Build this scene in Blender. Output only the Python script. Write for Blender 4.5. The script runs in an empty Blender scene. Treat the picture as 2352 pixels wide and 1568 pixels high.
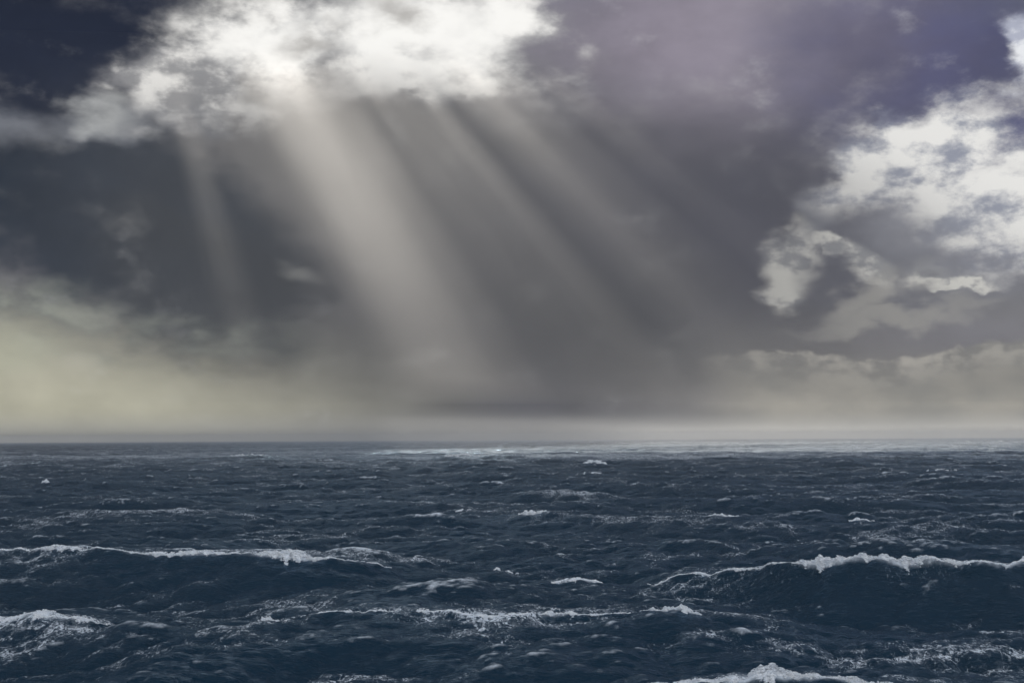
import bpy, math, random
import numpy as np
from mathutils import Vector, Matrix

# ------------------------------------------------------------------ camera
R = math.radians
FPX = 3267.0                       # focal length in photograph-view pixels (2352 wide)
CX, CY = 1176.0, 784.0
CAM_H = 24.0
PITCH = math.atan(220.5 / FPX)
ROLL = R(-0.29)
scene = bpy.context.scene
col = scene.collection
cam_d = bpy.data.cameras.new('camera')
cam = bpy.data.objects.new('camera', cam_d)
col.objects.link(cam)
cam_d.sensor_width = 36.0
cam_d.lens = 36.0 * FPX / 2352.0
cam_d.clip_start = 0.5
cam_d.clip_end = 200000.0
cam.location = (0, 0, CAM_H)
CAM_ROT = (Matrix.Rotation(PITCH, 4, 'X') @ Matrix.Rotation(R(90), 4, 'X') @ Matrix.Rotation(ROLL, 4, 'Z'))
cam.rotation_euler = CAM_ROT.to_euler()
scene.camera = cam
CR = np.array(CAM_ROT.to_3x3())

def ray(px, py):
    v = CR @ np.array([(px - CX) / FPX, -(py - CY) / FPX, -1.0])
    return v / np.linalg.norm(v)
def azel(px, py):
    v = ray(px, py)
    return math.atan2(v[0], v[1]), math.asin(v[2])
def on_sea(px, py, z=0.0):
    v = ray(px, py)
    t = (z - CAM_H) / v[2]
    return v[0] * t, v[1] * t

# ------------------------------------------------------------------ sun and sky
SUN_V = Vector(ray(150, -750))
SUN_EL = math.asin(SUN_V.z)
SUN_AZ = math.atan2(SUN_V.x, SUN_V.y)      # from +Y towards +X
sun_d = bpy.data.lights.new('sun', 'SUN')
sun_d.energy = 5.0
sun_d.angle = R(0.5)
sun_d.color = (1.0, 0.93, 0.82)
sun = bpy.data.objects.new('sun', sun_d)
col.objects.link(sun)
sun.rotation_euler = SUN_V.to_track_quat('Z', 'Y').to_euler()
sun.location = (0, 0, 6000)

scene.view_settings.view_transform = 'Standard'
scene.view_settings.look = 'None'
scene.view_settings.exposure = 0.0
scene.view_settings.gamma = 1.0
scene.view_settings.use_curve_mapping = False
scene.render.engine = 'CYCLES'
cy = scene.cycles
cy.use_denoising = True
cy.max_bounces = 5
cy.diffuse_bounces = 2
cy.glossy_bounces = 3
cy.volume_bounces = 0
cy.transmission_bounces = 2
cy.use_adaptive_sampling = False
cy.sample_clamp_indirect = 4.0

# --- a tiny expression layer over shader nodes
class X:
    nt = None
    def __init__(s, sock): s.s = sock
    @staticmethod
    def lift(v): return v.s if isinstance(v, X) else float(v)
    def _m(a, op, b=None, c=None, clamp=False):
        n = X.nt.nodes.new('ShaderNodeMath'); n.operation = op; n.use_clamp = clamp
        for i, v in enumerate((a, b, c)):
            if v is None: continue
            v = X.lift(v)
            if isinstance(v, float): n.inputs[i].default_value = v
            else: X.nt.links.new(v, n.inputs[i])
        return X(n.outputs[0])
    def __add__(a, b): return X._m(a, 'ADD', b)
    __radd__ = __add__
    def __sub__(a, b): return X._m(a, 'SUBTRACT', b)
    def __rsub__(a, b): return X._m(b, 'SUBTRACT', a)
    def __mul__(a, b): return X._m(a, 'MULTIPLY', b)
    __rmul__ = __mul__
    def __truediv__(a, b): return X._m(a, 'DIVIDE', b)
    def exp(a): return X._m(a, 'EXPONENT')
    def pow(a, b): return X._m(a, 'POWER', b)
    def min(a, b): return X._m(a, 'MINIMUM', b)
    def max(a, b): return X._m(a, 'MAXIMUM', b)
    def abs(a): return X._m(a, 'ABSOLUTE')
    def clamp(a): return X._m(a, 'ADD', 0.0, clamp=True)
    def smooth(a, lo, hi):
        n = X.nt.nodes.new('ShaderNodeMapRange'); n.interpolation_type = 'SMOOTHSTEP'; n.clamp = True
        X.nt.links.new(a.s, n.inputs['Value'])
        n.inputs['From Min'].default_value = lo; n.inputs['From Max'].default_value = hi
        return X(n.outputs['Result'])
def link(a, b): X.nt.links.new(a, b)
def mixc(fac, a, b):
    n = X.nt.nodes.new('ShaderNodeMix'); n.data_type = 'RGBA'; n.clamp_factor = True
    for v, sk in ((fac, n.inputs[0]), (a, n.inputs[6]), (b, n.inputs[7])):
        if isinstance(v, X): link(v.s, sk)
        elif hasattr(v, 'node'): link(v, sk)
        elif isinstance(v, (int, float)): sk.default_value = v
        else: sk.default_value = v
    return n.outputs[2]
def lin(r, g, b):
    f = lambda c: ((c / 255.0 + 0.055) / 1.055) ** 2.4 if c > 10 else c / 255.0 / 12.92
    return (f(r), f(g), f(b), 1.0)
def noise(vec, scale, detail=5.0, rough=0.55, lac=2.1, dist=0.0, typ='FBM', dims='3D', w=0.0):
    n = X.nt.nodes.new('ShaderNodeTexNoise'); n.noise_dimensions = dims; n.noise_type = typ
    n.normalize = True
    n.inputs['Scale'].default_value = scale; n.inputs['Detail'].default_value = detail
    n.inputs['Roughness'].default_value = rough; n.inputs['Lacunarity'].default_value = lac
    n.inputs['Distortion'].default_value = dist
    if dims == '4D': n.inputs['W'].default_value = w
    link(vec, n.inputs['Vector'])
    return n
def vmap(vec, scale=(1, 1, 1), loc=(0, 0, 0), rot=(0, 0, 0)):
    n = X.nt.nodes.new('ShaderNodeMapping')
    n.inputs['Scale'].default_value = scale; n.inputs['Location'].default_value = loc
    n.inputs['Rotation'].default_value = rot
    link(vec, n.inputs['Vector'])
    return n.outputs[0]

def build_sky():
    w = bpy.data.worlds.new('World'); scene.world = w; w.use_nodes = True
    w.cycles.sampling_method = 'MANUAL'; w.cycles.sample_map_resolution = 512
    nt = w.node_tree; nt.nodes.clear(); X.nt = nt
    out = nt.nodes.new('ShaderNodeOutputWorld'); bg = nt.nodes.new('ShaderNodeBackground')
    link(bg.outputs[0], out.inputs[0])
    tc = nt.nodes.new('ShaderNodeTexCoord'); d = tc.outputs['Generated']
    sp = nt.nodes.new('ShaderNodeSeparateXYZ'); link(d, sp.inputs[0])
    dx, dy, dz = (X(sp.outputs[i]) for i in range(3))
    az0 = X._m(dx, 'ARCTAN2', dy); el0 = X._m(dz, 'ARCSINE')
    # stretched coordinates make cloud streaks flatter towards the horizon
    flat = vmap(d, (1, 1, 1.7))
    def warp(scale, amp, detail, seed, rough=0.55):
        n = noise(vmap(flat, loc=(seed, seed * 1.7, -seed)), scale, detail, rough)
        s = nt.nodes.new('ShaderNodeSeparateColor'); link(n.outputs['Color'], s.inputs[0])
        return (X(s.outputs[0]) - 0.5) * amp, (X(s.outputs[1]) - 0.5) * amp, X(n.outputs['Fac'])
    wa, we, nbig = warp(7.0, 0.16, 5, 3.1)
    ca, ce, nmid = warp(22.0, 0.085, 8, 8.7, 0.52)
    soft = (az0 + wa, el0 + we * 0.7)
    puff = (az0 + wa * 0.35 + ca, el0 + we * 0.25 + ce * 0.8)
    hard = (az0 + wa * 0.12 + ca * 0.45, el0 + we * 0.08 + ce * 0.45)
    raw = (az0, el0)
    def pack(co):
        n = nt.nodes.new('ShaderNodeCombineXYZ'); link(co[0].s, n.inputs[0]); link(co[1].s, n.inputs[1])
        return n.outputs[0]
    soft, puff, hard, raw = (pack(co) for co in (soft, puff, hard, raw))
    def blob(px, py, sx, sy, rot=0.0, co=soft):
        a, e = azel(px, py)
        m = nt.nodes.new('ShaderNodeMapping'); m.vector_type = 'TEXTURE'
        link(co, m.inputs['Vector'])
        m.inputs['Location'].default_value = (a, e, 0); m.inputs['Rotation'].default_value = (0, 0, R(rot))
        m.inputs['Scale'].default_value = (1.85 * sx / FPX, 1.85 * sy / FPX, 1)
        g = nt.nodes.new('ShaderNodeTexGradient'); g.gradient_type = 'SPHERICAL'
        link(m.outputs[0], g.inputs[0])
        return X(g.outputs['Fac']).smooth(0.0, 1.0)
    def both(*bl):
        r = bl[0]
        for b in bl[1:]: r = r.max(b)
        return r
    # base: real daylight sky with a broken cloud cover that goes on all round
    sky = nt.nodes.new('ShaderNodeTexSky'); sky.sky_type = 'NISHITA'; sky.sun_disc = False
    sky.sun_elevation = SUN_EL; sky.sun_rotation = SUN_AZ
    sky.air_density = 1.2; sky.dust_density = 1.5
    sk = nt.nodes.new('ShaderNodeVectorMath'); sk.operation = 'SCALE'
    link(sky.outputs[0], sk.inputs[0]); sk.inputs['Scale'].default_value = 0.14
    cover = X(noise(flat, 2.6, 7, 0.56).outputs['Fac'])
    tone = X(noise(vmap(flat, loc=(4, 1, 9)), 5.0, 6, 0.55).outputs['Fac'])
    cl = mixc(tone.smooth(0.35, 0.68), (0.62, 0.66, 0.74, 1), (1.35, 1.37, 1.42, 1))
    c = mixc(cover.smooth(0.36, 0.52), sk.outputs[0], cl)
    # storm front that fills the view
    front = (dy.smooth(0.25, 0.80) * (1.0 - el0.smooth(0.45, 0.9)))
    c = mixc(front, c, mixc(el0.smooth(0.18, 0.42), lin(100, 100, 106), lin(96, 104, 122)))
    # wide tones
    def layer(c, m, colr, k=1.0): return mixc(m * k if k != 1.0 else m, c, lin(*colr))
    c = layer(c, blob(1640, 540, 460, 420), (80, 79, 96), 0.95)
    c = layer(c, blob(1200, 800, 500, 200), (80, 80, 84), 0.85)
    c = layer(c, blob(1560, 60, 420, 190), (150, 143, 156), 0.9)
    c = layer(c, both(blob(2130, 140, 220, 190), blob(2330, 300, 190, 120)), (84, 86, 120), 0.9)
    c = layer(c, blob(2000, 60, 160, 130, 0, puff), (112, 108, 122), 0.5)
    c = layer(c, blob(90, 930, 620, 170, 0, raw), (192, 189, 168), 0.95)
    c = layer(c, blob(2250, 900, 620, 150, 0, raw), (164, 161, 154), 0.95)
    c = layer(c, blob(2250, 770, 330, 50, 0, raw), (138, 135, 141), 0.85)
    # glow of lit rain under the gap
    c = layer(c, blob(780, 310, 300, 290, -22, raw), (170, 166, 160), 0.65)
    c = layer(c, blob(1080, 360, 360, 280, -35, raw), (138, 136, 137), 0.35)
    # left: dark cloud mass, its ragged base and pale puffs under it
    lm = blob(250, 490, 430, 215, -10).smooth(0.30, 0.62)
    c = layer(c, lm, (46, 54, 66), 0.97)
    c = layer(c, blob(430, 640, 260, 130, -20).smooth(0.2, 0.75), (54, 59, 67), 0.9)
    pm = (both(blob(70, 725, 210, 60, -8, hard), blob(380, 785, 230, 42, -6, hard), blob(520, 775, 130, 28, 0, hard))) * nmid.smooth(0.3, 0.6)
    c = mixc((pm * 0.8), c, mixc(nmid.smooth(0.38, 0.66), lin(96, 102, 102), lin(150, 154, 144)))
    c = layer(c, blob(30, 800, 90, 45, 0, hard), (184, 184, 164), 0.7)
    c = layer(c, blob(675, 632, 40, 17, 0, hard), (165, 165, 162), 0.6)
    # top left: pale torn cloud between two dark masses
    c = layer(c, blob(260, 235, 330, 85, 10, puff).smooth(0.1, 0.85), (124, 128, 136), 0.85)
    c = layer(c, blob(90, 60, 460, 165, 4, soft).smooth(0.22, 0.62), (33, 40, 57), 0.97)
    c = layer(c, blob(185, 262, 60, 45, 0, puff), (196, 198, 198), 0.8)
    # uneven thickness of the cloud
    mot = nt.nodes.new('ShaderNodeVectorMath'); mot.operation = 'SCALE'
    link(c, mot.inputs[0]); link((nbig * 0.55 + nmid * 0.45 + 0.5).s, mot.inputs['Scale'])
    c = mot.outputs[0]
    # the bright gap in front of the sun
    g = both(blob(620, 120, 260, 120, 14, puff), blob(930, 90, 250, 130, 0, puff), blob(1120, 30, 130, 110, 0, puff),
             blob(400, 170, 120, 95, 20, puff), blob(520, 215, 110, 50, -30, puff))
    det = X(noise(vmap(flat, loc=(2, 7, 5)), 15.0, 8, 0.54).outputs['Fac'])
    det2 = X(noise(vmap(flat, loc=(2.01, 7, 4.975)), 15.0, 8, 0.54).outputs['Fac'])
    rel2 = (det - det2) * 2.4 + 0.5
    gm = (g * 1.15 + (det - 0.5) * 0.9).smooth(0.0, 0.95)
    gc = mixc((rel2 * 0.6 + det * 0.4).smooth(0.34, 0.64), lin(154, 154, 156), lin(244, 242, 238))
    c = mixc(gm * 0.95, c, gc)
    core = (both(blob(990, 60, 240, 120, 0, puff), blob(640, 105, 170, 80, 0, puff), blob(1130, 20, 120, 90, 0, puff)) * 1.1 + (det - 0.5) * 1.2).smooth(0.15, 1.05)
    c = mixc(core, c, (0.96, 0.95, 0.92, 1))
    c = layer(c, both(blob(720, 115, 75, 30, 0, puff), blob(590, 222, 65, 38, -10, puff), blob(890, 35, 55, 38, 0, puff)), (158, 155, 152), 0.75)
    # right: torn cumulus, sunlit from behind
    fine = X(noise(vmap(flat, loc=(1, 3, 2)), 21.0, 9, 0.60).outputs['Fac'])
    fine2 = X(noise(vmap(flat, loc=(1.012, 3, 1.98)), 21.0, 8, 0.55).outputs['Fac'])
    relief = ((fine - fine2) * 2.2 + 0.5)
    c = layer(c, both(blob(2220, 560, 260, 130, 0, puff), blob(2080, 500, 130, 100, 0, puff)), (150, 151, 160), 0.9)
    k = both(blob(2160, 335, 170, 85, 10, puff), blob(2010, 425, 140, 42, 12, hard), blob(2290, 450, 190, 100, -12, puff),
             blob(1990, 380, 70, 60, 0, hard), blob(2330, 530, 140, 70, 0, puff))
    dens = k * 1.25 + (fine - 0.5) * 0.85
    km = dens.smooth(0.06, 1.05)
    kc = mixc((relief * 0.6 + nmid * 0.4).smooth(0.30, 0.62), lin(150, 154, 167), lin(233, 232, 229))
    c = mixc(km * 0.97, c, kc)
    w1 = blob(2350, 125, 55, 75, 10, puff) * 1.1 + (fine - 0.5) * 0.9
    c = mixc(w1.smooth(0.05, 0.9), c, mixc(relief.smooth(0.3, 0.7), lin(176, 180, 196), lin(232, 234, 238)))
    c = layer(c, blob(1850, 510, 40, 70, 0, puff), (150, 152, 160), 0.6)
    k2 = both(blob(1815, 615, 60, 85, -12, hard), blob(1800, 660, 66, 28, 0, hard), blob(1915, 565, 70, 20, -20, hard),
              blob(1985, 608, 75, 36, -38, hard), blob(2140, 635, 55, 22, 0, hard), blob(2235, 642, 80, 14, 0, puff))
    k2m = (k2 * 1.1 + (fine - 0.5) * 0.9).smooth(0.18, 0.92)
    c = mixc(k2m * 0.93, c, mixc(relief.smooth(0.25, 0.60), lin(166, 167, 170), lin(244, 242, 234)))
    c = layer(c, blob(1905, 635, 55, 45, -30, hard), (98, 98, 110), 0.9)
    c = layer(c, blob(2165, 655, 45, 18, 0, puff), (120, 120, 128), 0.7)
    k3 = both(blob(2060, 722, 210, 26, 6, puff), blob(1990, 695, 100, 40, 20, puff)) + (fine - 0.5) * 0.5
    c = layer(c, k3.smooth(0.05, 1.0), (192, 189, 182), 0.8)
    # low bank of cloud along the right horizon
    lump = X(noise(vmap(flat, loc=(6, 2, 1)), 60.0, 7, 0.55).outputs['Fac'])
    a1, e1 = azel(1700, 800); a2, e2 = azel(2352, 800)
    top = (az0 - a2) * 0.0 + (azel(2000, 822)[1] + (lump - 0.5) * 0.014)
    top = top + blob(2320, 800, 140, 400, 0, raw) * 0.0125 + blob(1740, 800, 170, 400, 0, raw) * 0.008
    bank = (top - el0).smooth(0.0, 0.004) * az0.smooth(azel(1560, 800)[0], azel(1800, 800)[0])
    depth = (top - el0).smooth(0.0, 0.03)
    bc = mixc((lump * 0.6 + fine * 0.4).smooth(0.4, 0.6), lin(150, 148, 144), lin(212, 207, 196))
    bc = mixc(depth, bc, mixc(nmid.smooth(0.35, 0.65), lin(150, 148, 142), lin(168, 164, 155)))
    c = mixc(bank, c, bc)
    # pale band of spray-laden air low over the whole horizon
    c = layer(c, (1.0 - el0.abs().smooth(0.0, 0.022)) * 0.55, (172, 172, 170))
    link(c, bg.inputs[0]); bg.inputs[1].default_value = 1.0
build_sky()

# ------------------------------------------------------------------ helpers
def tag(o, label=None, cat=None, group=None, kind=None):
    if label: o['label'] = label
    if cat: o['category'] = cat
    if group: o['group'] = group
    if kind: o['kind'] = kind
    return o
def mesh_np(name, v, f, mat, smooth=True):
    me = bpy.data.meshes.new(name)
    v = np.ascontiguousarray(v, np.float32); f = np.ascontiguousarray(f, np.int32)
    k = f.shape[1]
    me.vertices.add(len(v)); me.vertices.foreach_set('co', v.ravel())
    me.loops.add(f.size); me.loops.foreach_set('vertex_index', f.ravel())
    me.polygons.add(len(f))
    me.polygons.foreach_set('loop_start', np.arange(0, f.size, k, dtype=np.int32))
    me.update(calc_edges=True)
    if smooth: me.polygons.foreach_set('use_smooth', np.ones(len(f), bool))
    me.materials.append(mat)
    o = bpy.data.objects.new(name, me); col.objects.link(o)
    return o
def new_mat(name):
    m = bpy.data.materials.new(name); m.use_nodes = True
    m.node_tree.nodes.clear(); X.nt = m.node_tree
    return m, m.node_tree.nodes.new('ShaderNodeOutputMaterial')

# ------------------------------------------------------------------ the sea surface (spectral waves)
def ocean_tile(L, N, lam_min, lam_max, hs, seed, wind_dir, peak, spread):
    rng = np.random.default_rng(seed)
    k1 = 2 * np.pi * np.fft.fftfreq(N, L / N)
    kx, ky = np.meshgrid(k1, k1, indexing='ij')
    k = np.hypot(kx, ky); k[0, 0] = 1e-6
    kp = 2 * np.pi / peak
    S = k ** -4.0 * np.exp(-1.25 * (kp / k) ** 2)
    g = np.exp(-(np.sqrt(k / kp) - 1) ** 2 / (2 * 0.08 ** 2)); S = S * 2.4 ** g
    ang = np.arctan2(ky, kx) - wind_dir
    S = S * np.maximum(np.cos(ang / 2), 0) ** (2 * spread)
    S[(k > 2 * np.pi / lam_min) | (k < 2 * np.pi / lam_max)] = 0
    amp = np.sqrt(S) * (rng.normal(size=(N, N)) + 1j * rng.normal(size=(N, N)))
    h = np.fft.ifft2(amp).real
    sc = hs / 4.0 / h.std()
    amp = amp * sc
    h = h * sc
    Dx = np.fft.ifft2(-1j * kx / k * amp).real
    Dy = np.fft.ifft2(-1j * ky / k * amp).real
    Jxx = np.fft.ifft2(kx * kx / k * amp).real
    Jyy = np.fft.ifft2(ky * ky / k * amp).real
    Jxy = np.fft.ifft2(kx * ky / k * amp).real
    return dict(L=L, N=N, f=np.stack([h, Dx, Dy, Jxx, Jyy, Jxy], -1).astype(np.float32))
def sample(t, x, y):
    u = (x / t['L'] % 1.0) * t['N']; v = (y / t['L'] % 1.0) * t['N']
    i = np.floor(u).astype(np.int32); j = np.floor(v).astype(np.int32)
    a = (u - i)[..., None].astype(np.float32); b = (v - j)[..., None].astype(np.float32)
    N = t['N']; i %= N; j %= N; i1 = (i + 1) % N; j1 = (j + 1) % N
    f = t['f']
    return (f[i, j] * (1 - a) + f[i1, j] * a) * (1 - b) + (f[i, j1] * (1 - a) + f[i1, j1] * a) * b

WIND = R(-82)                         # waves run towards the camera
swell = ocean_tile(1730.0, 1024, 13.0, 260.0, 5.7, 11, WIND, 95.0, 5.0)
chop = ocean_tile(211.0, 1024, 0.7, 14.0, 1.25, 23, WIND + 0.25, 16.0, 2.0)

# breaking waves traced along their crests: (px, py, height at crest)
CRESTS = [
    dict(p=[(1380, 1330, .4), (1480, 1320, 2.2), (1650, 1306, 3.2), (1800, 1288, 5.4), (1900, 1281, 6.2), (2080, 1280, 6.4),
            (2200, 1294, 5.6), (2300, 1299, 5.6), (2460, 1290, 4.6), (2700, 1285, .5)], wf=9.5, wb=26),
    dict(p=[(-300, 1272, .5), (-60, 1266, 3.0), (120, 1266, 3.9), (300, 1270, 4.0), (480, 1270, 4.2), (690, 1270, 4.4),
            (780, 1284, 3.5), (900, 1294, 2.2), (1050, 1300, .3)], wf=15, wb=24),
    dict(p=[(520, 1450, .3), (680, 1424, 1.8), (850, 1398, 3.0), (1000, 1412, 2.4), (1250, 1414, 2.2), (1540, 1408, 2.6),
            (1750, 1425, 1.8), (2000, 1440, .3)], wf=10, wb=18),
    dict(p=[(1300, 1580, .5), (1420, 1562, 1.8), (1600, 1548, 2.6), (1780, 1530, 3.3), (1850, 1537, 3.0), (2000, 1558, 2.5),
            (2200, 1575, 1.6), (2400, 1590, .3)], wf=7, wb=14),
    dict(p=[(-250, 1420, 2.0), (0, 1416, 2.4), (150, 1420, 2.3), (300, 1434, 1.4), (420, 1445, .2)], wf=9, wb=16),
    dict(p=[(150, 1520, .2), (400, 1500, 1.2), (700, 1470, 1.9), (900, 1458, 2.0), (1100, 1475, 1.5), (1350, 1500, .2)], wf=9, wb=12),
    dict(p=[(1000, 1190, .2), (1130, 1183, 2.0), (1215, 1180, 2.8), (1320, 1186, 2.3), (1450, 1192, 1.5), (1560, 1190, 1.6),
            (1660, 1182, 3.0), (1780, 1200, .8), (1850, 1205, .1)], wf=16, wb=26),
    dict(p=[(-200, 1178, .3), (60, 1170, 2.2), (300, 1172, 2.6), (520, 1172, 2.2), (700, 1186, .2)], wf=16, wb=30),
    dict(p=[(600, 1160, .2), (760, 1150, 2.4), (900, 1152, 2.2), (1060, 1170, .3)], wf=20, wb=30),
    dict(p=[(1100, 1350, .1), (1240, 1330, 1.2), (1330, 1320, 2.0), (1430, 1330, .8), (1500, 1340, .1)], wf=9, wb=14),
]
for c in CRESTS:
    P = []
    for px, py, A in c['p']:
        x, y = on_sea(px, py, A)
        P.append((x, y, A))
    P = np.array(P); c['x'], c['y'], c['A'] = P[:, 0], P[:, 1], P[:, 2]
def smooth_interp(x, xp, fp, s):
    return (np.interp(x - s, xp, fp) + 2 * np.interp(x, xp, fp) + np.interp(x + s, xp, fp)) / 4

def sea_at(x, y, r=None):
    """displaced position and foam amount of the sea at rest position x, y"""
    if r is None: r = np.hypot(x, y)
    s = sample(swell, x, y)
    fade = np.clip((3800 - r) / 2600, 0, 1); fade = (fade * fade * (3 - 2 * fade))[..., None]
    q = sample(chop, x * 0.98 + y * 0.19, y * 0.98 - x * 0.19) * fade
    add = np.zeros_like(x); damp = np.zeros_like(x); push = np.zeros_like(x); cf = np.zeros_like(x)
    wob = 0.8 * s[..., 1] * 0.3
    for c in CRESTS:
        sx = 0.02 * c['y'].mean()
        A = smooth_interp(x, c['x'], c['A'], sx); A = np.where((x < c['x'][0]) | (x > c['x'][-1]), 0, A)
        edge = np.clip(np.minimum(x - c['x'][0], c['x'][-1] - x) / (0.06 * c['y'].mean()), 0, 1)
        A = A * edge
        d = y - smooth_interp(x, c['x'], c['y'], sx) + wob
        wf = c['wf']; wb = c['wb']
        prof = np.where(d < 0, 0.62 * np.exp(-(d / wf) ** 2) + 0.38 * np.exp(-np.abs(d) / (0.55 * wf)),
                        0.7 * np.exp(-(d / wb) ** 2) + 0.3 * np.exp(-np.abs(d) / (0.5 * wb)))
        add += A * prof - 0.40 * A * np.exp(-((d + 2.3 * wf) / (1.2 * wf)) ** 2)
        near = np.exp(-(d / (2.2 * wf)) ** 2) * np.clip(A / 2.0, 0, 1)
        damp = np.maximum(damp, near)
        push += -0.28 * A * np.exp(-((d - 0.1 * wf) / (0.5 * wf)) ** 2)
        cf = np.maximum(cf, np.clip(A / 2.6, 0, 1) * np.exp(-((d - 0.25 * wb) / (0.5 * wb)) ** 2) * 0.5)
    ks = (1 - 0.72 * damp); kc = (1 - 0.25 * damp)
    z = s[..., 0] * ks + q[..., 0] * kc + add
    X_ = x + 1.05 * s[..., 1] * ks + 1.1 * q[..., 1] * kc
    Y_ = y + 1.05 * s[..., 2] * ks + 1.1 * q[..., 2] * kc + push
    jxx = 1 - 1.05 * s[..., 3] - 0.75 * q[..., 3]; jyy = 1 - 1.05 * s[..., 4] - 0.75 * q[..., 4]
    jxy = -1.05 * s[..., 5] - 0.75 * q[..., 5]
    J = jxx * jyy - jxy ** 2
    J1 = (1 - 1.05 * s[..., 3]) * (1 - 1.05 * s[..., 4]) - (1.05 * s[..., 5]) ** 2
    foam = np.clip((0.66 - J) / 0.5, 0, 1) * 0.9 + np.clip((0.60 - J1) / 0.35, 0, 1) * 0.8
    return X_, Y_, z, np.clip(foam, 0, 1.2), cf

RCAM = np.array(CAM_ROT.to_3x3().transposed())
def rest_of(px, py):
    """rest position of the first sea point seen at a photograph pixel"""
    x1, y1 = on_sea(px, py, 0.0)
    k = np.linspace(0.72, 1.12, 3000)
    x, y = x1 * k, y1 * k
    q = sea_at(x, y)
    c = RCAM @ np.stack([q[0], q[1], q[2] - CAM_H])
    v = CY + FPX * c[1] / c[2]
    i = int(np.argmax(v <= py))
    return x[i], y[i]
# name of the crest line it rides on (or None), pixels along it with strength, height, tumble, lumps
CAPS = [
    ('longest line of white breaker foam tumbling along a broad swell', 1, [(-30, .6), (60, .25), (120, .9), (160, .5), (220, .15), (290, .5), (350, .8), (390, .3), (440, 1.1), (520, .4), (570, .5), (620, 1.0), (690, 1.5), (720, .8), (770, .25), (850, .5), (890, .1)], 0.85, 2.4, 5200),
    ('crumbling white crest on top of the tall dark breaker', 0, [(1815, .3), (1840, .8), (1900, 1.25), (1960, .9), (2000, .6), (2040, 1.3), (2090, 1.1), (2140, .6), (2190, .35)], 1.0, 2.4, 3600),
    ('short foam crest at the tail end of the tall breaker', 0, [(2155, .3), (2180, .8), (2230, .5), (2290, .7), (2340, .9), (2400, .6)], 0.6, 1.6, 1400),
    ('thin foam edge leading up to the tall breaker', 0, [(1480, .1), (1530, .5), (1580, .3), (1640, .7), (1700, .7), (1750, .3), (1800, .2)], 0.4, 1.2, 1300),
    ('broad curling white crest with spilling foam over a steep dark wave', 3, [(1380, .2), (1450, .5), (1560, .45), (1660, .5), (1690, 1.2), (1740, 1.5), (1800, 1.3), (1850, .8), (1900, .9), (1960, 1.1), (2030, .6), (2090, .15)], 0.75, 2.2, 5200),
    ('rounded white burst of spray on a lone peak', 6, [(1192, .4), (1204, 1.2), (1218, 1.4), (1232, .9), (1256, .4)], 1.0, 3.0, 1000),
    ('small foam cap on a pointed swell beside the spray burst', 6, [(1630, .2), (1655, .8), (1680, .7), (1700, .2)], 0.7, 2.0, 420),
    ('short white crest spilling in front of the streaked foam', 2, [(1478, .2), (1500, .7), (1540, 1.2), (1575, 1.0), (1600, .3)], 0.5, 1.2, 1300),
    ('small curl of foam next to the wide foam patch', 2, [(1240, .2), (1265, .9), (1295, .8), (1320, .4), (1400, .3), (1450, .2)], 0.4, 1.2, 900),
    ('foam line along the ridge of the rounded dark swell', 2, [(960, .3), (1000, .5), (1060, .4), (1120, .5), (1180, .6), (1230, .3)], 0.25, 2.5, 1500),
    ('foam sheet over the low wave in front of the longest breaker line', 4, [(-40, .8), (40, .9), (120, .7), (200, .5), (260, .2)], 0.3, 2.6, 1500),
    ('faint foam rim on the hump of the smooth swell', 2, [(700, .2), (760, .4), (830, .6), (880, .5), (920, .2)], 0.22, 0.9, 500),
    ('flat white foam patch capping a low mound', 9, [(1245, .3), (1280, .8), (1330, 1), (1390, .7), (1420, .3)], 0.25, 3.0, 1300),
    ('tiny white splash on the grey water far out by the pale horizon', None, [(102, 1108, .5), (108, 1106, 1.2), (116, 1108, .5)], 1.5, 3.0, 240),
    ('far wide breaker bar with a flat white top', None, [(530, 1046, .6), (550, 1044, 1.2), (580, 1044, 1.2), (600, 1046, .8), (640, 1047, .5)], 1.5, 6.0, 520),
    ('far breaker in the bright glittering water', None, [(1022, 1048, .6), (1050, 1046, .9), (1075, 1045, 1.2), (1100, 1047, .9)], 1.5, 6.0, 420),
    ('far rounded breaker at the edge of the glitter', None, [(1340, 1063, .4), (1358, 1061, 1.2), (1378, 1062, 1.1), (1390, 1065, .5)], 1.4, 5.0, 360),
    ('pale flat foam slick in front of the far rounded breaker', None, [(1342, 1088, .4), (1360, 1086, .8), (1385, 1086, .6)], 0.6, 4.0, 260),
    ('low white cap with a dark face on open water', None, [(1950, 1196, .3), (1968, 1192, .8), (1985, 1193, .6), (2010, 1196, .2)], 0.6, 1.2, 420),
    ('small slanting fleck of foam behind the spray burst', None, [(1054, 1175, .4), (1066, 1172, .8), (1080, 1170, .5)], 0.6, 1.5, 240),
    ('little white curl in the dark trough in front of the longest breaker line', None, [(596, 1426, .3), (615, 1423, 1), (635, 1424, .9), (655, 1427, .2)], 0.4, 0.9, 520),
    ('thin crest of foam on a humped swell behind the flat foam patch', None, [(1128, 1308, .3), (1140, 1306, .8), (1160, 1312, .5), (1180, 1318, .3)], 0.4, 0.9, 300),
    ('short pale crest on a choppy swell among the streaks', None, [(2130, 1082, .4), (2150, 1079, .8), (2175, 1080, .7), (2195, 1082, .4)], 1.0, 3.0, 280),
]
cap_lines = []
for lab, ci, pts, up, fall, n in CAPS:
    if ci is None:
        L = [(*rest_of(px, py), st) for px, py, st in pts]
    else:
        c = CRESTS[ci]
        pxs = [p[0] for p in c['p']]
        L = []
        for px, st in pts:
            x = float(np.interp(px, pxs, c['x'])); L.append((x, float(smooth_interp(np.array([x]), c['x'], c['y'], 0.02 * c['y'].mean())[0]), st))
    cap_lines.append(np.array(L))
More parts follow.
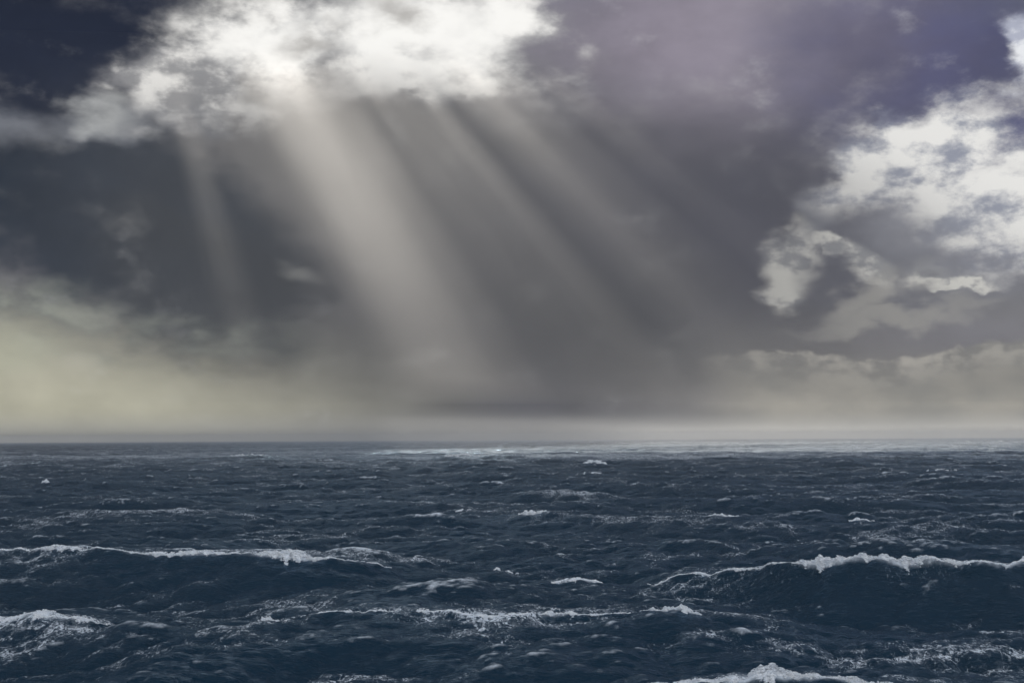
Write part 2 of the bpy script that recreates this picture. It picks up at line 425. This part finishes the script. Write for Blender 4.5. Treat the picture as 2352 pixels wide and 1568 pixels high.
# lace of old foam left on the water: px, py, half width, half depth in metres, strength
SLICKS = [(2000, 1312, 9, 4, .4), (2120, 1330, 5, 6, .5), (430, 1362, 10, 5, .6), (330, 1400, 14, 4, .35), (1590, 1345, 10, 7, .9), (1720, 1375, 12, 8, .6),
          (1080, 1412, 11, 5, 1.3), (1200, 1420, 9, 4, 1.0), (2120, 1510, 12, 6, 1.1), (2250, 1525, 9, 5, .8), (60, 1432, 9, 4, 1.2), (150, 1440, 9, 4, .9),
          (1330, 1326, 8, 4, 1.3), (1365, 1088, 14, 20, 1.0), (1700, 1475, 13, 4, .8), (2250, 1440, 14, 8, .5), (1320, 1135, 18, 14, .7), (1250, 1190, 20, 10, .5),
          (600, 1240, 8, 7, .7), (30, 1300, 9, 6, .3), (2200, 1195, 22, 14, .5), (1850, 1120, 40, 30, .5), (2050, 1225, 20, 10, .6), (1600, 1235, 16, 9, .6), (800, 1560, 9, 3, .8),
          (100, 1500, 9, 4, .5), (1500, 1280, 12, 8, .5), (2250, 1120, 60, 40, .4)]
SLICKS = [(*rest_of(a, b), w_, d_, k_) for a, b, w_, d_, k_ in SLICKS]
def line_foam(x, y, f, wk):
    for (lab, ci, pts, up, fall, n), L in zip(CAPS, cap_lines):
        x0_, x1_ = L[:, 0].min(), L[:, 0].max(); o = np.argsort(L[:, 0])
        m = (x > x0_ - 4) & (x < x1_ + 4) & (np.abs(y - L[:, 1].mean()) < 60)
        xm, ym = x[m], y[m]
        d = ym - np.interp(xm, L[o, 0], L[o, 1]); st = np.interp(xm, L[o, 0], L[o, 2])
        st = st * np.clip((xm - x0_ + 1) / 2, 0, 1) * np.clip((x1_ + 1 - xm) / 2, 0, 1)
        f[m] = np.maximum(f[m], st * np.where(d < 0, np.exp(-(d / (0.7 * fall)) ** 2), np.exp(-(d / (1.2 * fall)) ** 2)))
        wk[m] = np.maximum(wk[m], np.clip(st, 0, 1) * np.where(d < 0, 0.3 * np.exp(-(d / (1.6 * fall)) ** 2), 0.9 * np.exp(-(d / (4 * fall)) ** 2)))
    for sx, sy, w_, d_, k_ in SLICKS:
        m = (np.abs(x - sx) < 3 * w_) & (np.abs(y - sy) < 3 * d_)
        wk[m] += k_ * np.exp(-((x[m] - sx) / w_) ** 2 - ((y[m] - sy) / d_) ** 2)

rs = [0.4]
while rs[-1] < 13600:
    r = rs[-1]
    g = 0.5 if r < 40 else 0.02 if r < 95 else (0.0029 if r < 4500 else (0.008 if r < 9000 else 0.03))
    rs.append(r * (1 + g))
rs = np.array(rs)
ths = np.concatenate([np.linspace(-math.pi, R(-40), 26)[:-1], np.linspace(R(-40), R(-24), 30)[:-1],
                      np.linspace(R(-24), R(24), 700), np.linspace(R(24), R(40), 30)[1:], np.linspace(R(40), math.pi, 26)[1:]])
RR, TT = np.meshgrid(rs, ths, indexing='ij')
x0 = RR * np.sin(TT); y0 = RR * np.cos(TT)
vx, vy, vz, vf, vc = sea_at(x0, y0, RR)
line_foam(x0, y0, vf, vc)
slope = np.zeros_like(vz); slope[1:-1] = (vz[2:] - vz[:-2]) / np.maximum(RR[2:] - RR[:-2], 0.1)
for _ in range(3): slope[1:-1] = (slope[:-2] + 2 * slope[1:-1] + slope[2:]) / 4
vb = np.clip(1.0 - 3.0 * np.clip(slope, 0, 1) - 0.25 * np.clip(-vz, 0, 4) * 0.3, 0.06, 1)   # foam stays on the backs, slides off the faces
# far water whitened with extra foam, standing in for the sun's glare
glare_foam = np.clip((RR - 900) / 1100, 0, 1); glare_foam = glare_foam * glare_foam * (3 - 2 * glare_foam)
vc += 1.9 * glare_foam * np.exp(-((x0 - 350) / 1300) ** 2) * np.clip(0.75 + 0.5 * np.cos(x0 / 170 + y0 / 290) * np.cos(y0 / 130 - x0 / 410), 0.2, 1.3)
fl = np.clip((14000 - RR) / 8000, 0, 1)
vz = vz * fl
nr, na = RR.shape
V = np.stack([vx, vy, vz], -1).reshape(-1, 3)
idx = np.arange(nr * na).reshape(nr, na)
F = np.stack([idx[:-1, :-1], idx[:-1, 1:], idx[1:, 1:], idx[1:, :-1]], -1).reshape(-1, 4)[:, ::-1]
F = F[:, ::-1]

def sea_material():
    m, out = new_mat('sea_water')
    nt = m.node_tree
    geo = nt.nodes.new('ShaderNodeNewGeometry'); P = geo.outputs['Position']
    at = nt.nodes.new('ShaderNodeAttribute'); at.attribute_name = 'foam'
    f = X(at.outputs['Fac'])
    at2 = nt.nodes.new('ShaderNodeAttribute'); at2.attribute_name = 'wake_glare'
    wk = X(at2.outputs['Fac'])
    at3 = nt.nodes.new('ShaderNodeAttribute'); at3.attribute_name = 'back'
    bk = X(at3.outputs['Fac'])
    # wind-torn streaks: ridged noise drawn out along the wind and down the wave faces
    wq = vmap(P, (1.0, 0.42, 0.40), rot=(0, 0, R(-16)))
    wq2 = vmap(P, (0.8, 0.55, 0.45), rot=(0, 0, R(24)))
    n1 = X(noise(wq, 0.40, 5, 0.60, dist=1.6).outputs['Fac'])
    n2 = X(noise(wq2, 0.95, 4, 0.62, dist=1.2).outputs['Fac'])
    n3 = X(noise(vmap(P, (1.0, 0.5, 0.5)), 3.0, 3, 0.6).outputs['Fac'])
    ridge1 = 1.0 - ((n1 - 0.5).abs() * 20.0).min(1.0)
    ridge2 = 1.0 - ((n2 - 0.5).abs() * 14.0).min(1.0)
    patch = X(noise(vmap(P, (1, 0.7, 0.2)), 0.021, 5, 0.62, dist=0.6).outputs['Fac'])
    patch2 = X(noise(vmap(P, (1, 0.8, 0.2), loc=(40, 90, 0)), 0.07, 4, 0.62, dist=1.0).outputs['Fac'])
    grain = n3.smooth(0.30, 0.70)
    lace = (ridge1.pow(1.3) * 0.75 + ridge2.pow(1.2) * 0.65) * (grain * 0.7 + 0.3)
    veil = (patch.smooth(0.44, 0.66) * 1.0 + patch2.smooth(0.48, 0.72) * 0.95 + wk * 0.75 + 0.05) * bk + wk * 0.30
    thick = (f * (0.25 + n2 * 0.95 + n3 * 0.55)).smooth(0.28, 1.25)
    foam = (lace * veil).smooth(0.12, 0.95) + thick * 0.95 + (veil - 0.55).max(0.0) * (n2 * 0.6 + n3 * 0.4).smooth(0.48, 0.62) * 0.45
    foam = foam.clamp()
    base = mixc(foam, (0.0002, 0.0165, 0.034, 1), (0.68, 0.74, 0.80, 1))
    dif = nt.nodes.new('ShaderNodeBsdfDiffuse'); link(base, dif.inputs['Color'])
    glo = nt.nodes.new('ShaderNodeBsdfGlossy'); glo.inputs['Roughness'].default_value = 0.20
    glw = nt.nodes.new('ShaderNodeBsdfGlossy'); glw.inputs['Roughness'].default_value = 0.52   # slopes too small to see
    gmx = nt.nodes.new('ShaderNodeMixShader'); gmx.inputs[0].default_value = 0.24
    glo.inputs['Color'].default_value = (0.50, 0.68, 0.88, 1); glw.inputs['Color'].default_value = (0.40, 0.50, 0.60, 1)
    link(glo.outputs[0], gmx.inputs[1]); link(glw.outputs[0], gmx.inputs[2])
    fr = nt.nodes.new('ShaderNodeFresnel'); fr.inputs['IOR'].default_value = 1.333
    mx = nt.nodes.new('ShaderNodeMixShader')
    link((X(fr.outputs[0]) * (1.0 - foam * 0.85)).s, mx.inputs[0])
    link(dif.outputs[0], mx.inputs[1]); link(gmx.outputs[0], mx.inputs[2]); link(mx.outputs[0], out.inputs[0])
    # ripples
    r1 = X(noise(vmap(P, (0.28, 1.0, 1.0), rot=(0, 0, R(7))), 1.5, 4, 0.62, dist=0.4).outputs['Fac'])
    r2 = X(noise(vmap(P, (0.33, 1.0, 1.0), rot=(0, 0, R(-12))), 4.6, 3, 0.6).outputs['Fac'])
    r0 = X(noise(vmap(P, (0.4, 1.0, 1.0), rot=(0, 0, R(4))), 0.24, 4, 0.6).outputs['Fac'])
    gust = patch.smooth(0.40, 0.62) * 0.75 + 0.45
    hgt = (r1 * 0.50 + r2 * 0.10) * gust + r0 * 0.85
    bp = nt.nodes.new('ShaderNodeBump'); bp.inputs['Strength'].default_value = 1.0; bp.inputs['Distance'].default_value = 1.0
    link(hgt.s, bp.inputs['Height']); [link(bp.outputs[0], n_.inputs['Normal']) for n_ in (dif, glo, glw, fr)]
    return m
sea = mesh_np('sea', V, F, sea_material())
for nm, arr in (('foam', vf), ('wake_glare', vc), ('back', vb)):
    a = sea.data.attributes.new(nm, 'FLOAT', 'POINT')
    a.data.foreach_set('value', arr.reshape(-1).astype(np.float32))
tag(sea, 'dark blue green stormy sea with foam streaks reaching the horizon', 'sea', kind='structure')

# ------------------------------------------------------------------ whitecaps: froth heaped on the breaking crests
def froth_mat():
    m, out = new_mat('sea_froth'); nt = m.node_tree
    b = nt.nodes.new('ShaderNodeBsdfPrincipled'); link(b.outputs[0], out.inputs[0])
    geo = nt.nodes.new('ShaderNodeNewGeometry')
    n = X(noise(geo.outputs['Position'], 1.3, 4).outputs['Fac'])
    link(mixc(n.smooth(0.3, 0.7), (0.66, 0.71, 0.77, 1), (0.84, 0.86, 0.88, 1)), b.inputs['Base Color'])
    b.inputs['Roughness'].default_value = 0.6
    return m
FROTH = froth_mat()
OCT_V = np.array([(1, 0, 0), (-1, 0, 0), (0, 1, 0), (0, -1, 0), (0, 0, 1), (0, 0, -1)], float)
OCT_F = np.array([(0, 2, 4), (2, 1, 4), (1, 3, 4), (3, 0, 4), (2, 0, 5), (1, 2, 5), (3, 1, 5), (0, 3, 5)])
rng = np.random.default_rng(77)
def wobble(t, k, ph):
    return sum(np.cos(t * k * 2.1 ** o + ph * (o + 1)) / 1.7 ** o for o in range(5)) / 2.2
for ci, ((lab, cr, pts, up, fall, n), L) in enumerate(zip(CAPS, cap_lines)):
    seg = np.concatenate([[0], np.cumsum(np.hypot(np.diff(L[:, 0]), np.diff(L[:, 1])))])
    tt = np.linspace(0, seg[-1], 600)
    st = np.interp(tt, seg, L[:, 2]) * np.clip(0.62 + 0.8 * wobble(tt, 9 / max(seg[-1], 1) * 2.6, ci * 1.3), 0.03, 2)
    cdf = np.cumsum(st + 0.03); cdf /= cdf[-1]
    t = np.interp(rng.random(n), cdf, tt); a = np.interp(t, tt, st)
    x = np.interp(t, seg, L[:, 0]); y = np.interp(t, seg, L[:, 1])
    front = rng.random(n) < 0.55
    g = np.minimum(np.abs(rng.normal(size=n)), 1.8)
    fing = np.clip(0.5 + 0.7 * wobble(t, 2.6, ci), 0.1, 1.5)      # spilling tongues down the face
    d = np.where(front, -g * 0.55 * fall * a * fing, g * 0.5 * fall * np.sqrt(a))
    qx, qy, qz, _, _ = sea_at(x, y + d)
    h = up * a * rng.random(n) ** 1.3 * 0.75 * np.exp(-(d / (0.9 * fall)) ** 2)
    dist = np.hypot(qx, qy)
    size = (0.065 + 0.15 * rng.random(n) ** 2.5) * np.clip(dist / 230, 0.5, 2) * np.clip(dist / 460, 1, 6) ** 1.15 * (0.6 + 0.4 * np.clip(a, 0, 1.3))
    ang = rng.random((n, 3)) * 6.283
    ca, sa = np.cos(ang), np.sin(ang)
    Rz = np.zeros((n, 3, 3)); Rz[:, 0, 0] = ca[:, 0]; Rz[:, 0, 1] = -sa[:, 0]; Rz[:, 1, 0] = sa[:, 0]; Rz[:, 1, 1] = ca[:, 0]; Rz[:, 2, 2] = 1
    Rx = np.zeros((n, 3, 3)); Rx[:, 1, 1] = ca[:, 1]; Rx[:, 1, 2] = -sa[:, 1]; Rx[:, 2, 1] = sa[:, 1]; Rx[:, 2, 2] = ca[:, 1]; Rx[:, 0, 0] = 1
    loc = np.einsum('ij,njk->nik', OCT_V, np.einsum('nij,njk->nik', Rz, Rx)) * size[:, None, None] * (0.7 + 0.6 * rng.random((n, 1, 3)))
    loc *= np.array([1.5, 1.0, 0.8])
    base = L[L[:, 2].argmax()]
    bx, by, bz, _, _ = sea_at(np.array([base[0]]), np.array([base[1]]))
    org = np.array([bx[0], by[0], bz[0]])
    V_ = (loc + np.stack([qx, qy, qz + h], -1)[:, None, :] - org).reshape(-1, 3)
    F_ = (OCT_F[None] + 6 * np.arange(n)[:, None, None]).reshape(-1, 3)
    # the heaped froth itself: one lumpy sheet lying over the crest
    far = float(np.clip(dist.mean() / 230, 0.6, 20))
    nt_ = int(np.clip(seg[-1] / (0.22 * far), 24, 420)); nd = 18
    t2 = np.linspace(0, seg[-1], nt_); a2 = np.interp(t2, tt, st) * np.clip(np.minimum(t2, seg[-1] - t2) / (0.04 * seg[-1] + .01), 0, 1)
    fg = np.clip(0.55 + 0.6 * wobble(t2, 2.6, ci), 0.15, 1.4)
    e2 = np.linspace(-1, 1, nd)
    D2 = np.where(e2[None] < 0, e2[None] * (0.9 * fall * a2 * fg)[:, None], e2[None] * (0.9 * fall * np.sqrt(a2))[:, None])
    X2 = np.interp(t2, seg, L[:, 0])[:, None] + 0 * D2; Y2 = np.interp(t2, seg, L[:, 1])[:, None] + D2
    gx, gy, gz, _, _ = sea_at(X2, Y2)
    lump_ = 0.5 + 0.5 * wobble(t2[:, None] * 1.0 + 1.7 * D2, 3.1 / far, ci) * wobble(D2 * 2.2 - 0.6 * t2[:, None], 1.9 / far, 2 + ci)
    H2 = up * 0.55 * a2[:, None] * (1 - e2[None] ** 2) * (0.55 + 0.6 * lump_) - 0.16 * far ** 0.5 * (0.25 + e2[None] ** 2) + 0.05 * far * rng.normal(size=D2.shape)
    S_ = np.stack([gx, gy, gz + H2], -1).reshape(-1, 3) - org
    ii = np.arange(nt_ * nd).reshape(nt_, nd)
    T1 = np.stack([ii[:-1, :-1], ii[1:, :-1], ii[1:, 1:]], -1).reshape(-1, 3); T2 = np.stack([ii[:-1, :-1], ii[1:, 1:], ii[:-1, 1:]], -1).reshape(-1, 3)
    F_ = np.vstack([F_, np.vstack([T1, T2]) + len(V_)]); V_ = np.vstack([V_, S_])
    o = mesh_np('whitecap', V_, F_, FROTH)
    o.location = org
    tag(o, lab, 'whitecap', 'whitecaps breaking on the stormy sea')

# ------------------------------------------------------------------ air: spray haze over the sea and the rain shower
def volume_mat(name, colr, density, g):
    m, out = new_mat(name)
    v = m.node_tree.nodes.new('ShaderNodeVolumePrincipled')
    v.inputs['Color'].default_value = (*colr, 1); v.inputs['Density'].default_value = density
    v.inputs['Anisotropy'].default_value = g
    link(v.outputs[0], out.inputs['Volume'])
    return m
def box_vf(x0, x1, y0, y1, z0, z1):
    v = [(x, y, z) for z in (z0, z1) for y in (y0, y1) for x in (x0, x1)]
    f = [(0, 2, 3, 1), (4, 5, 7, 6), (0, 1, 5, 4), (2, 6, 7, 3), (0, 4, 6, 2), (1, 3, 7, 5)]
    return np.array(v, float), np.array(f)
bv, bf = box_vf(-14200, 14200, -14200, 14200, -14, 60)
haze = mesh_np('haze', bv, bf, volume_mat('spray_haze', (0.93, 0.95, 0.98), 1.1e-4, 0.3), smooth=False)
tag(haze, 'pale wind-blown spray hanging low over the whole sea', 'haze', kind='stuff')

# rain: one lens of even air, thick in the middle, thinning out to its rim
def rain_shower():
    n, mz = 72, 40
    xs = np.linspace(-1035, 795, n); zs = np.concatenate([np.linspace(62, 140, 10), np.linspace(160, 960, mz - 10)])
    XX, ZZ = np.meshgrid(xs, zs, indexing='ij')
    u = np.where(XX > -250, (XX + 170) / 960, (XX + 170) / 860)
    prof = np.clip(1 - u * u, 0, 1) ** 2
    tz = np.clip((930 - ZZ) / 620, 0, 1); tz = tz * tz * (3 - 2 * tz)
    th = 5 + 900 * prof * np.clip((ZZ - 62) / 55, 0, 1) ** 0.7 * tz
    sl = np.array(SUN_V) / SUN_V.z                       # the shower leans with the light that falls through it
    mid = 2720 + 0.1 * XX + sl[1] * (ZZ - 640)
    XX = XX + sl[0] * (ZZ - 640)
    fr = np.stack([XX, mid - th / 2, ZZ], -1).reshape(-1, 3)
    bk = np.stack([XX, mid + th / 2, ZZ], -1).reshape(-1, 3)
    N = n * mz; idx = np.arange(N).reshape(n, mz)
    q = lambda a, b, c, d: np.stack([a, b, c, d], -1).reshape(-1, 4)
    f1 = q(idx[:-1, :-1], idx[1:, :-1], idx[1:, 1:], idx[:-1, 1:])
    f2 = f1[:, ::-1] + N
    rim = []
    loop = list(idx[:, 0]) + list(idx[-1, 1:]) + list(idx[-2::-1, -1]) + list(idx[0, -2:0:-1])
    for a, b in zip(loop, loop[1:] + loop[:1]): rim.append((b, a, a + N, b + N))
    return np.vstack([fr, bk]), np.vstack([f1, f2, np.array(rim)])
rv, rf = rain_shower()
rain = mesh_np('rain_shower', rv, rf, volume_mat('rain', (0.91, 0.91, 0.92), 1.0e-3, 0.5), smooth=False)
tag(rain, 'grey rain shower falling from the storm cloud onto the sea', 'rain', kind='stuff')

# ------------------------------------------------------------------ unseen cloud deck overhead, gaps shaped to cast the beams
DECK = 3000.0
RAIN_Y = 2600.0
BEAMS = [  # px, py, radius in metres, stretch along y
    (440, 430, 18, 2.0), (490, 470, 9, 2.0), (600, 420, 16, 2.0),
    (660, 400, 22, 2.4), (720, 410, 31, 2.8), (785, 420, 38, 3.0), (850, 430, 28, 2.6), (920, 440, 17, 2.4),
    (985, 420, 20, 2.4), (1052, 410, 14, 2.4), (1125, 420, 18, 2.4), (1190, 400, 13, 2.4), (1262, 410, 21, 2.4),
    (1325, 400, 12, 2.2), (1395, 390, 15, 2.2), (1440, 330, 10, 2.2), (1500, 300, 14, 2.2), (1560, 240, 12, 2.2), (1640, 230, 17, 2.2),
]
def deck():
    Q0 = []
    for px, py, rad, st in BEAMS:
        v = ray(px, py); p = np.array([0, 0, CAM_H]) + v * RAIN_Y / v[1]
        Q0.append(p + np.array(SUN_V) * (DECK - p[2]) / SUN_V.z)
    Q0 = np.array(Q0); lo_, hi_ = Q0.min(0) - 330, Q0.max(0) + 330
    def graded(a, b, c, d):
        return np.concatenate([np.arange(a, b, 130.0), np.arange(b, c, 13.0), np.arange(c, d, 130.0)])
    xs = graded(-8500, lo_[0], hi_[0], 5200); ys = graded(1200, lo_[1], hi_[1], 12000)
    nx, ny = len(xs), len(ys)
    XX, YY = np.meshgrid(xs, ys, indexing='ij')
    rng = np.random.default_rng(5)
    fb = np.zeros_like(XX)
    for o in range(5):
        for _ in range(6):
            a = rng.uniform(0, 2 * np.pi); k = 2 * np.pi / (2600 / 1.9 ** o)
            fb += 0.55 ** o * np.cos(k * (XX * np.cos(a) + YY * np.sin(a)) + rng.uniform(0, 6.3))
    fb /= fb.std()
    keep = np.ones_like(XX, bool); near = np.full_like(XX, 9.0)
    S0 = np.array(SUN_V) * (DECK - CAM_H) / SUN_V.z
    for (px, py, rad, st), q in zip(BEAMS, Q0):
        ax = (q - S0)[:2]; ax = ax / np.linalg.norm(ax)     # gaps stretched in line with camera and sun to sharpen the beams
        du = (XX - q[0]) * ax[0] + (YY - q[1]) * ax[1]; dv = -(XX - q[0]) * ax[1] + (YY - q[1]) * ax[0]
        d = np.hypot(dv / rad, du / (rad * st * 2.4)) + 0.12 * fb
        keep &= d > 1; near = np.minimum(near, d)
    thick = 220 + 90 * fb
    e = np.minimum(np.minimum(XX - xs[0], xs[-1] - XX), np.minimum(YY - ys[0], ys[-1] - YY)) / 600 + 0.35 * fb
    off = np.array(SUN_V) * DECK / SUN_V.z
    lx, ly = XX - off[0], YY - off[1]                    # where the sun's rays past this point come down
    clear = (ly > 2060 + 90 * fb) & (lx > -200 + 160 * fb) & (lx < 1500 + 200 * fb)
    keep &= (e > 0.4) & (np.hypot(XX, YY) < 9000) & ~clear
    lo = np.stack([XX, YY, DECK + 60 * fb], -1).reshape(-1, 3)
    hi = np.stack([XX, YY, DECK + 60 * fb + np.clip(thick, 60, 600) * np.clip((near - 1) / 5, 0.04, 1)], -1).reshape(-1, 3)
    idx = np.arange(nx * ny).reshape(nx, ny); N = nx * ny
    kf = keep[:-1, :-1] & keep[1:, :-1] & keep[1:, 1:] & keep[:-1, 1:]
    Q = np.stack([idx[:-1, :-1], idx[1:, :-1], idx[1:, 1:], idx[:-1, 1:]], -1)[kf]
    # side walls round every gap
    from collections import Counter
    E = np.vstack([Q[:, [0, 1]], Q[:, [1, 2]], Q[:, [2, 3]], Q[:, [3, 0]]])
    key = np.sort(E, 1); cnt = Counter(map(tuple, key))
    side = np.array([(a, b, b + N, a + N) for a, b in E if cnt[(min(a, b), max(a, b))] == 1])
    return np.vstack([lo, hi]), np.vstack([Q[:, ::-1], Q + N, side])
def cloud_mat():
    m, out = new_mat('cloud_vapour'); nt = m.node_tree
    b = nt.nodes.new('ShaderNodeBsdfDiffuse'); t = nt.nodes.new('ShaderNodeBsdfTranslucent')
    mx = nt.nodes.new('ShaderNodeAddShader')
    link(b.outputs[0], mx.inputs[0]); link(t.outputs[0], mx.inputs[1]); link(mx.outputs[0], out.inputs[0])
    geo = nt.nodes.new('ShaderNodeNewGeometry')
    n = X(noise(geo.outputs['Position'], 0.002, 6).outputs['Fac'])
    link(mixc(n, lin(170, 172, 178), lin(205, 205, 205)), b.inputs[0])
    t.inputs[0].default_value = (0.035, 0.05, 0.075, 1)
    return m
CLOUD = cloud_mat()
dv, df = deck()
cd = mesh_np('beam_deck', dv, df, CLOUD)
tag(cd, 'unseen grey cloud deck with gaps shaped to cast the sunbeams', 'cloud', kind='structure')
def sunshade():
    """unseen high sheet added to keep the far sea in shade"""
    xs = np.linspace(-20000, 9000, 150); ys = np.linspace(24500, 37500, 80)
    XX, YY = np.meshgrid(xs, ys, indexing='ij')
    w = np.cos(XX / 1900) * np.cos(YY / 1500 + 1) + 0.6 * np.cos(XX / 900 + YY / 1100)
    off = np.array(SUN_V) * 12000 / SUN_V.z
    lx, ly = XX - off[0], YY - off[1]                    # where the sun's rays past this point come down
    start = 3300 + 3600 / (1 + np.exp(-(lx + 80 + 220 * w) / 130)) / (1 + np.exp((lx - 1700) / 300))
    keep = (np.hypot(XX, YY) < 36600 + 250 * w) & (ly > start + 150 * w)
    lo = np.stack([XX, YY, 12000 + 120 * w], -1).reshape(-1, 3); hi = lo + [0, 0, 500]
    idx = np.arange(XX.size).reshape(XX.shape); N = XX.size
    kf = keep[:-1, :-1] & keep[1:, :-1] & keep[1:, 1:] & keep[:-1, 1:]
    Q = np.stack([idx[:-1, :-1], idx[1:, :-1], idx[1:, 1:], idx[:-1, 1:]], -1)[kf]
    return np.vstack([lo, hi]), np.vstack([Q[:, ::-1], Q + N])
av, af = sunshade()  # unseen sheet added to keep direct sun off the distant water
tag(mesh_np('far_sea_shade', av, af, CLOUD), 'unseen high anvil of the storm shading the far sea', 'cloud', kind='structure')
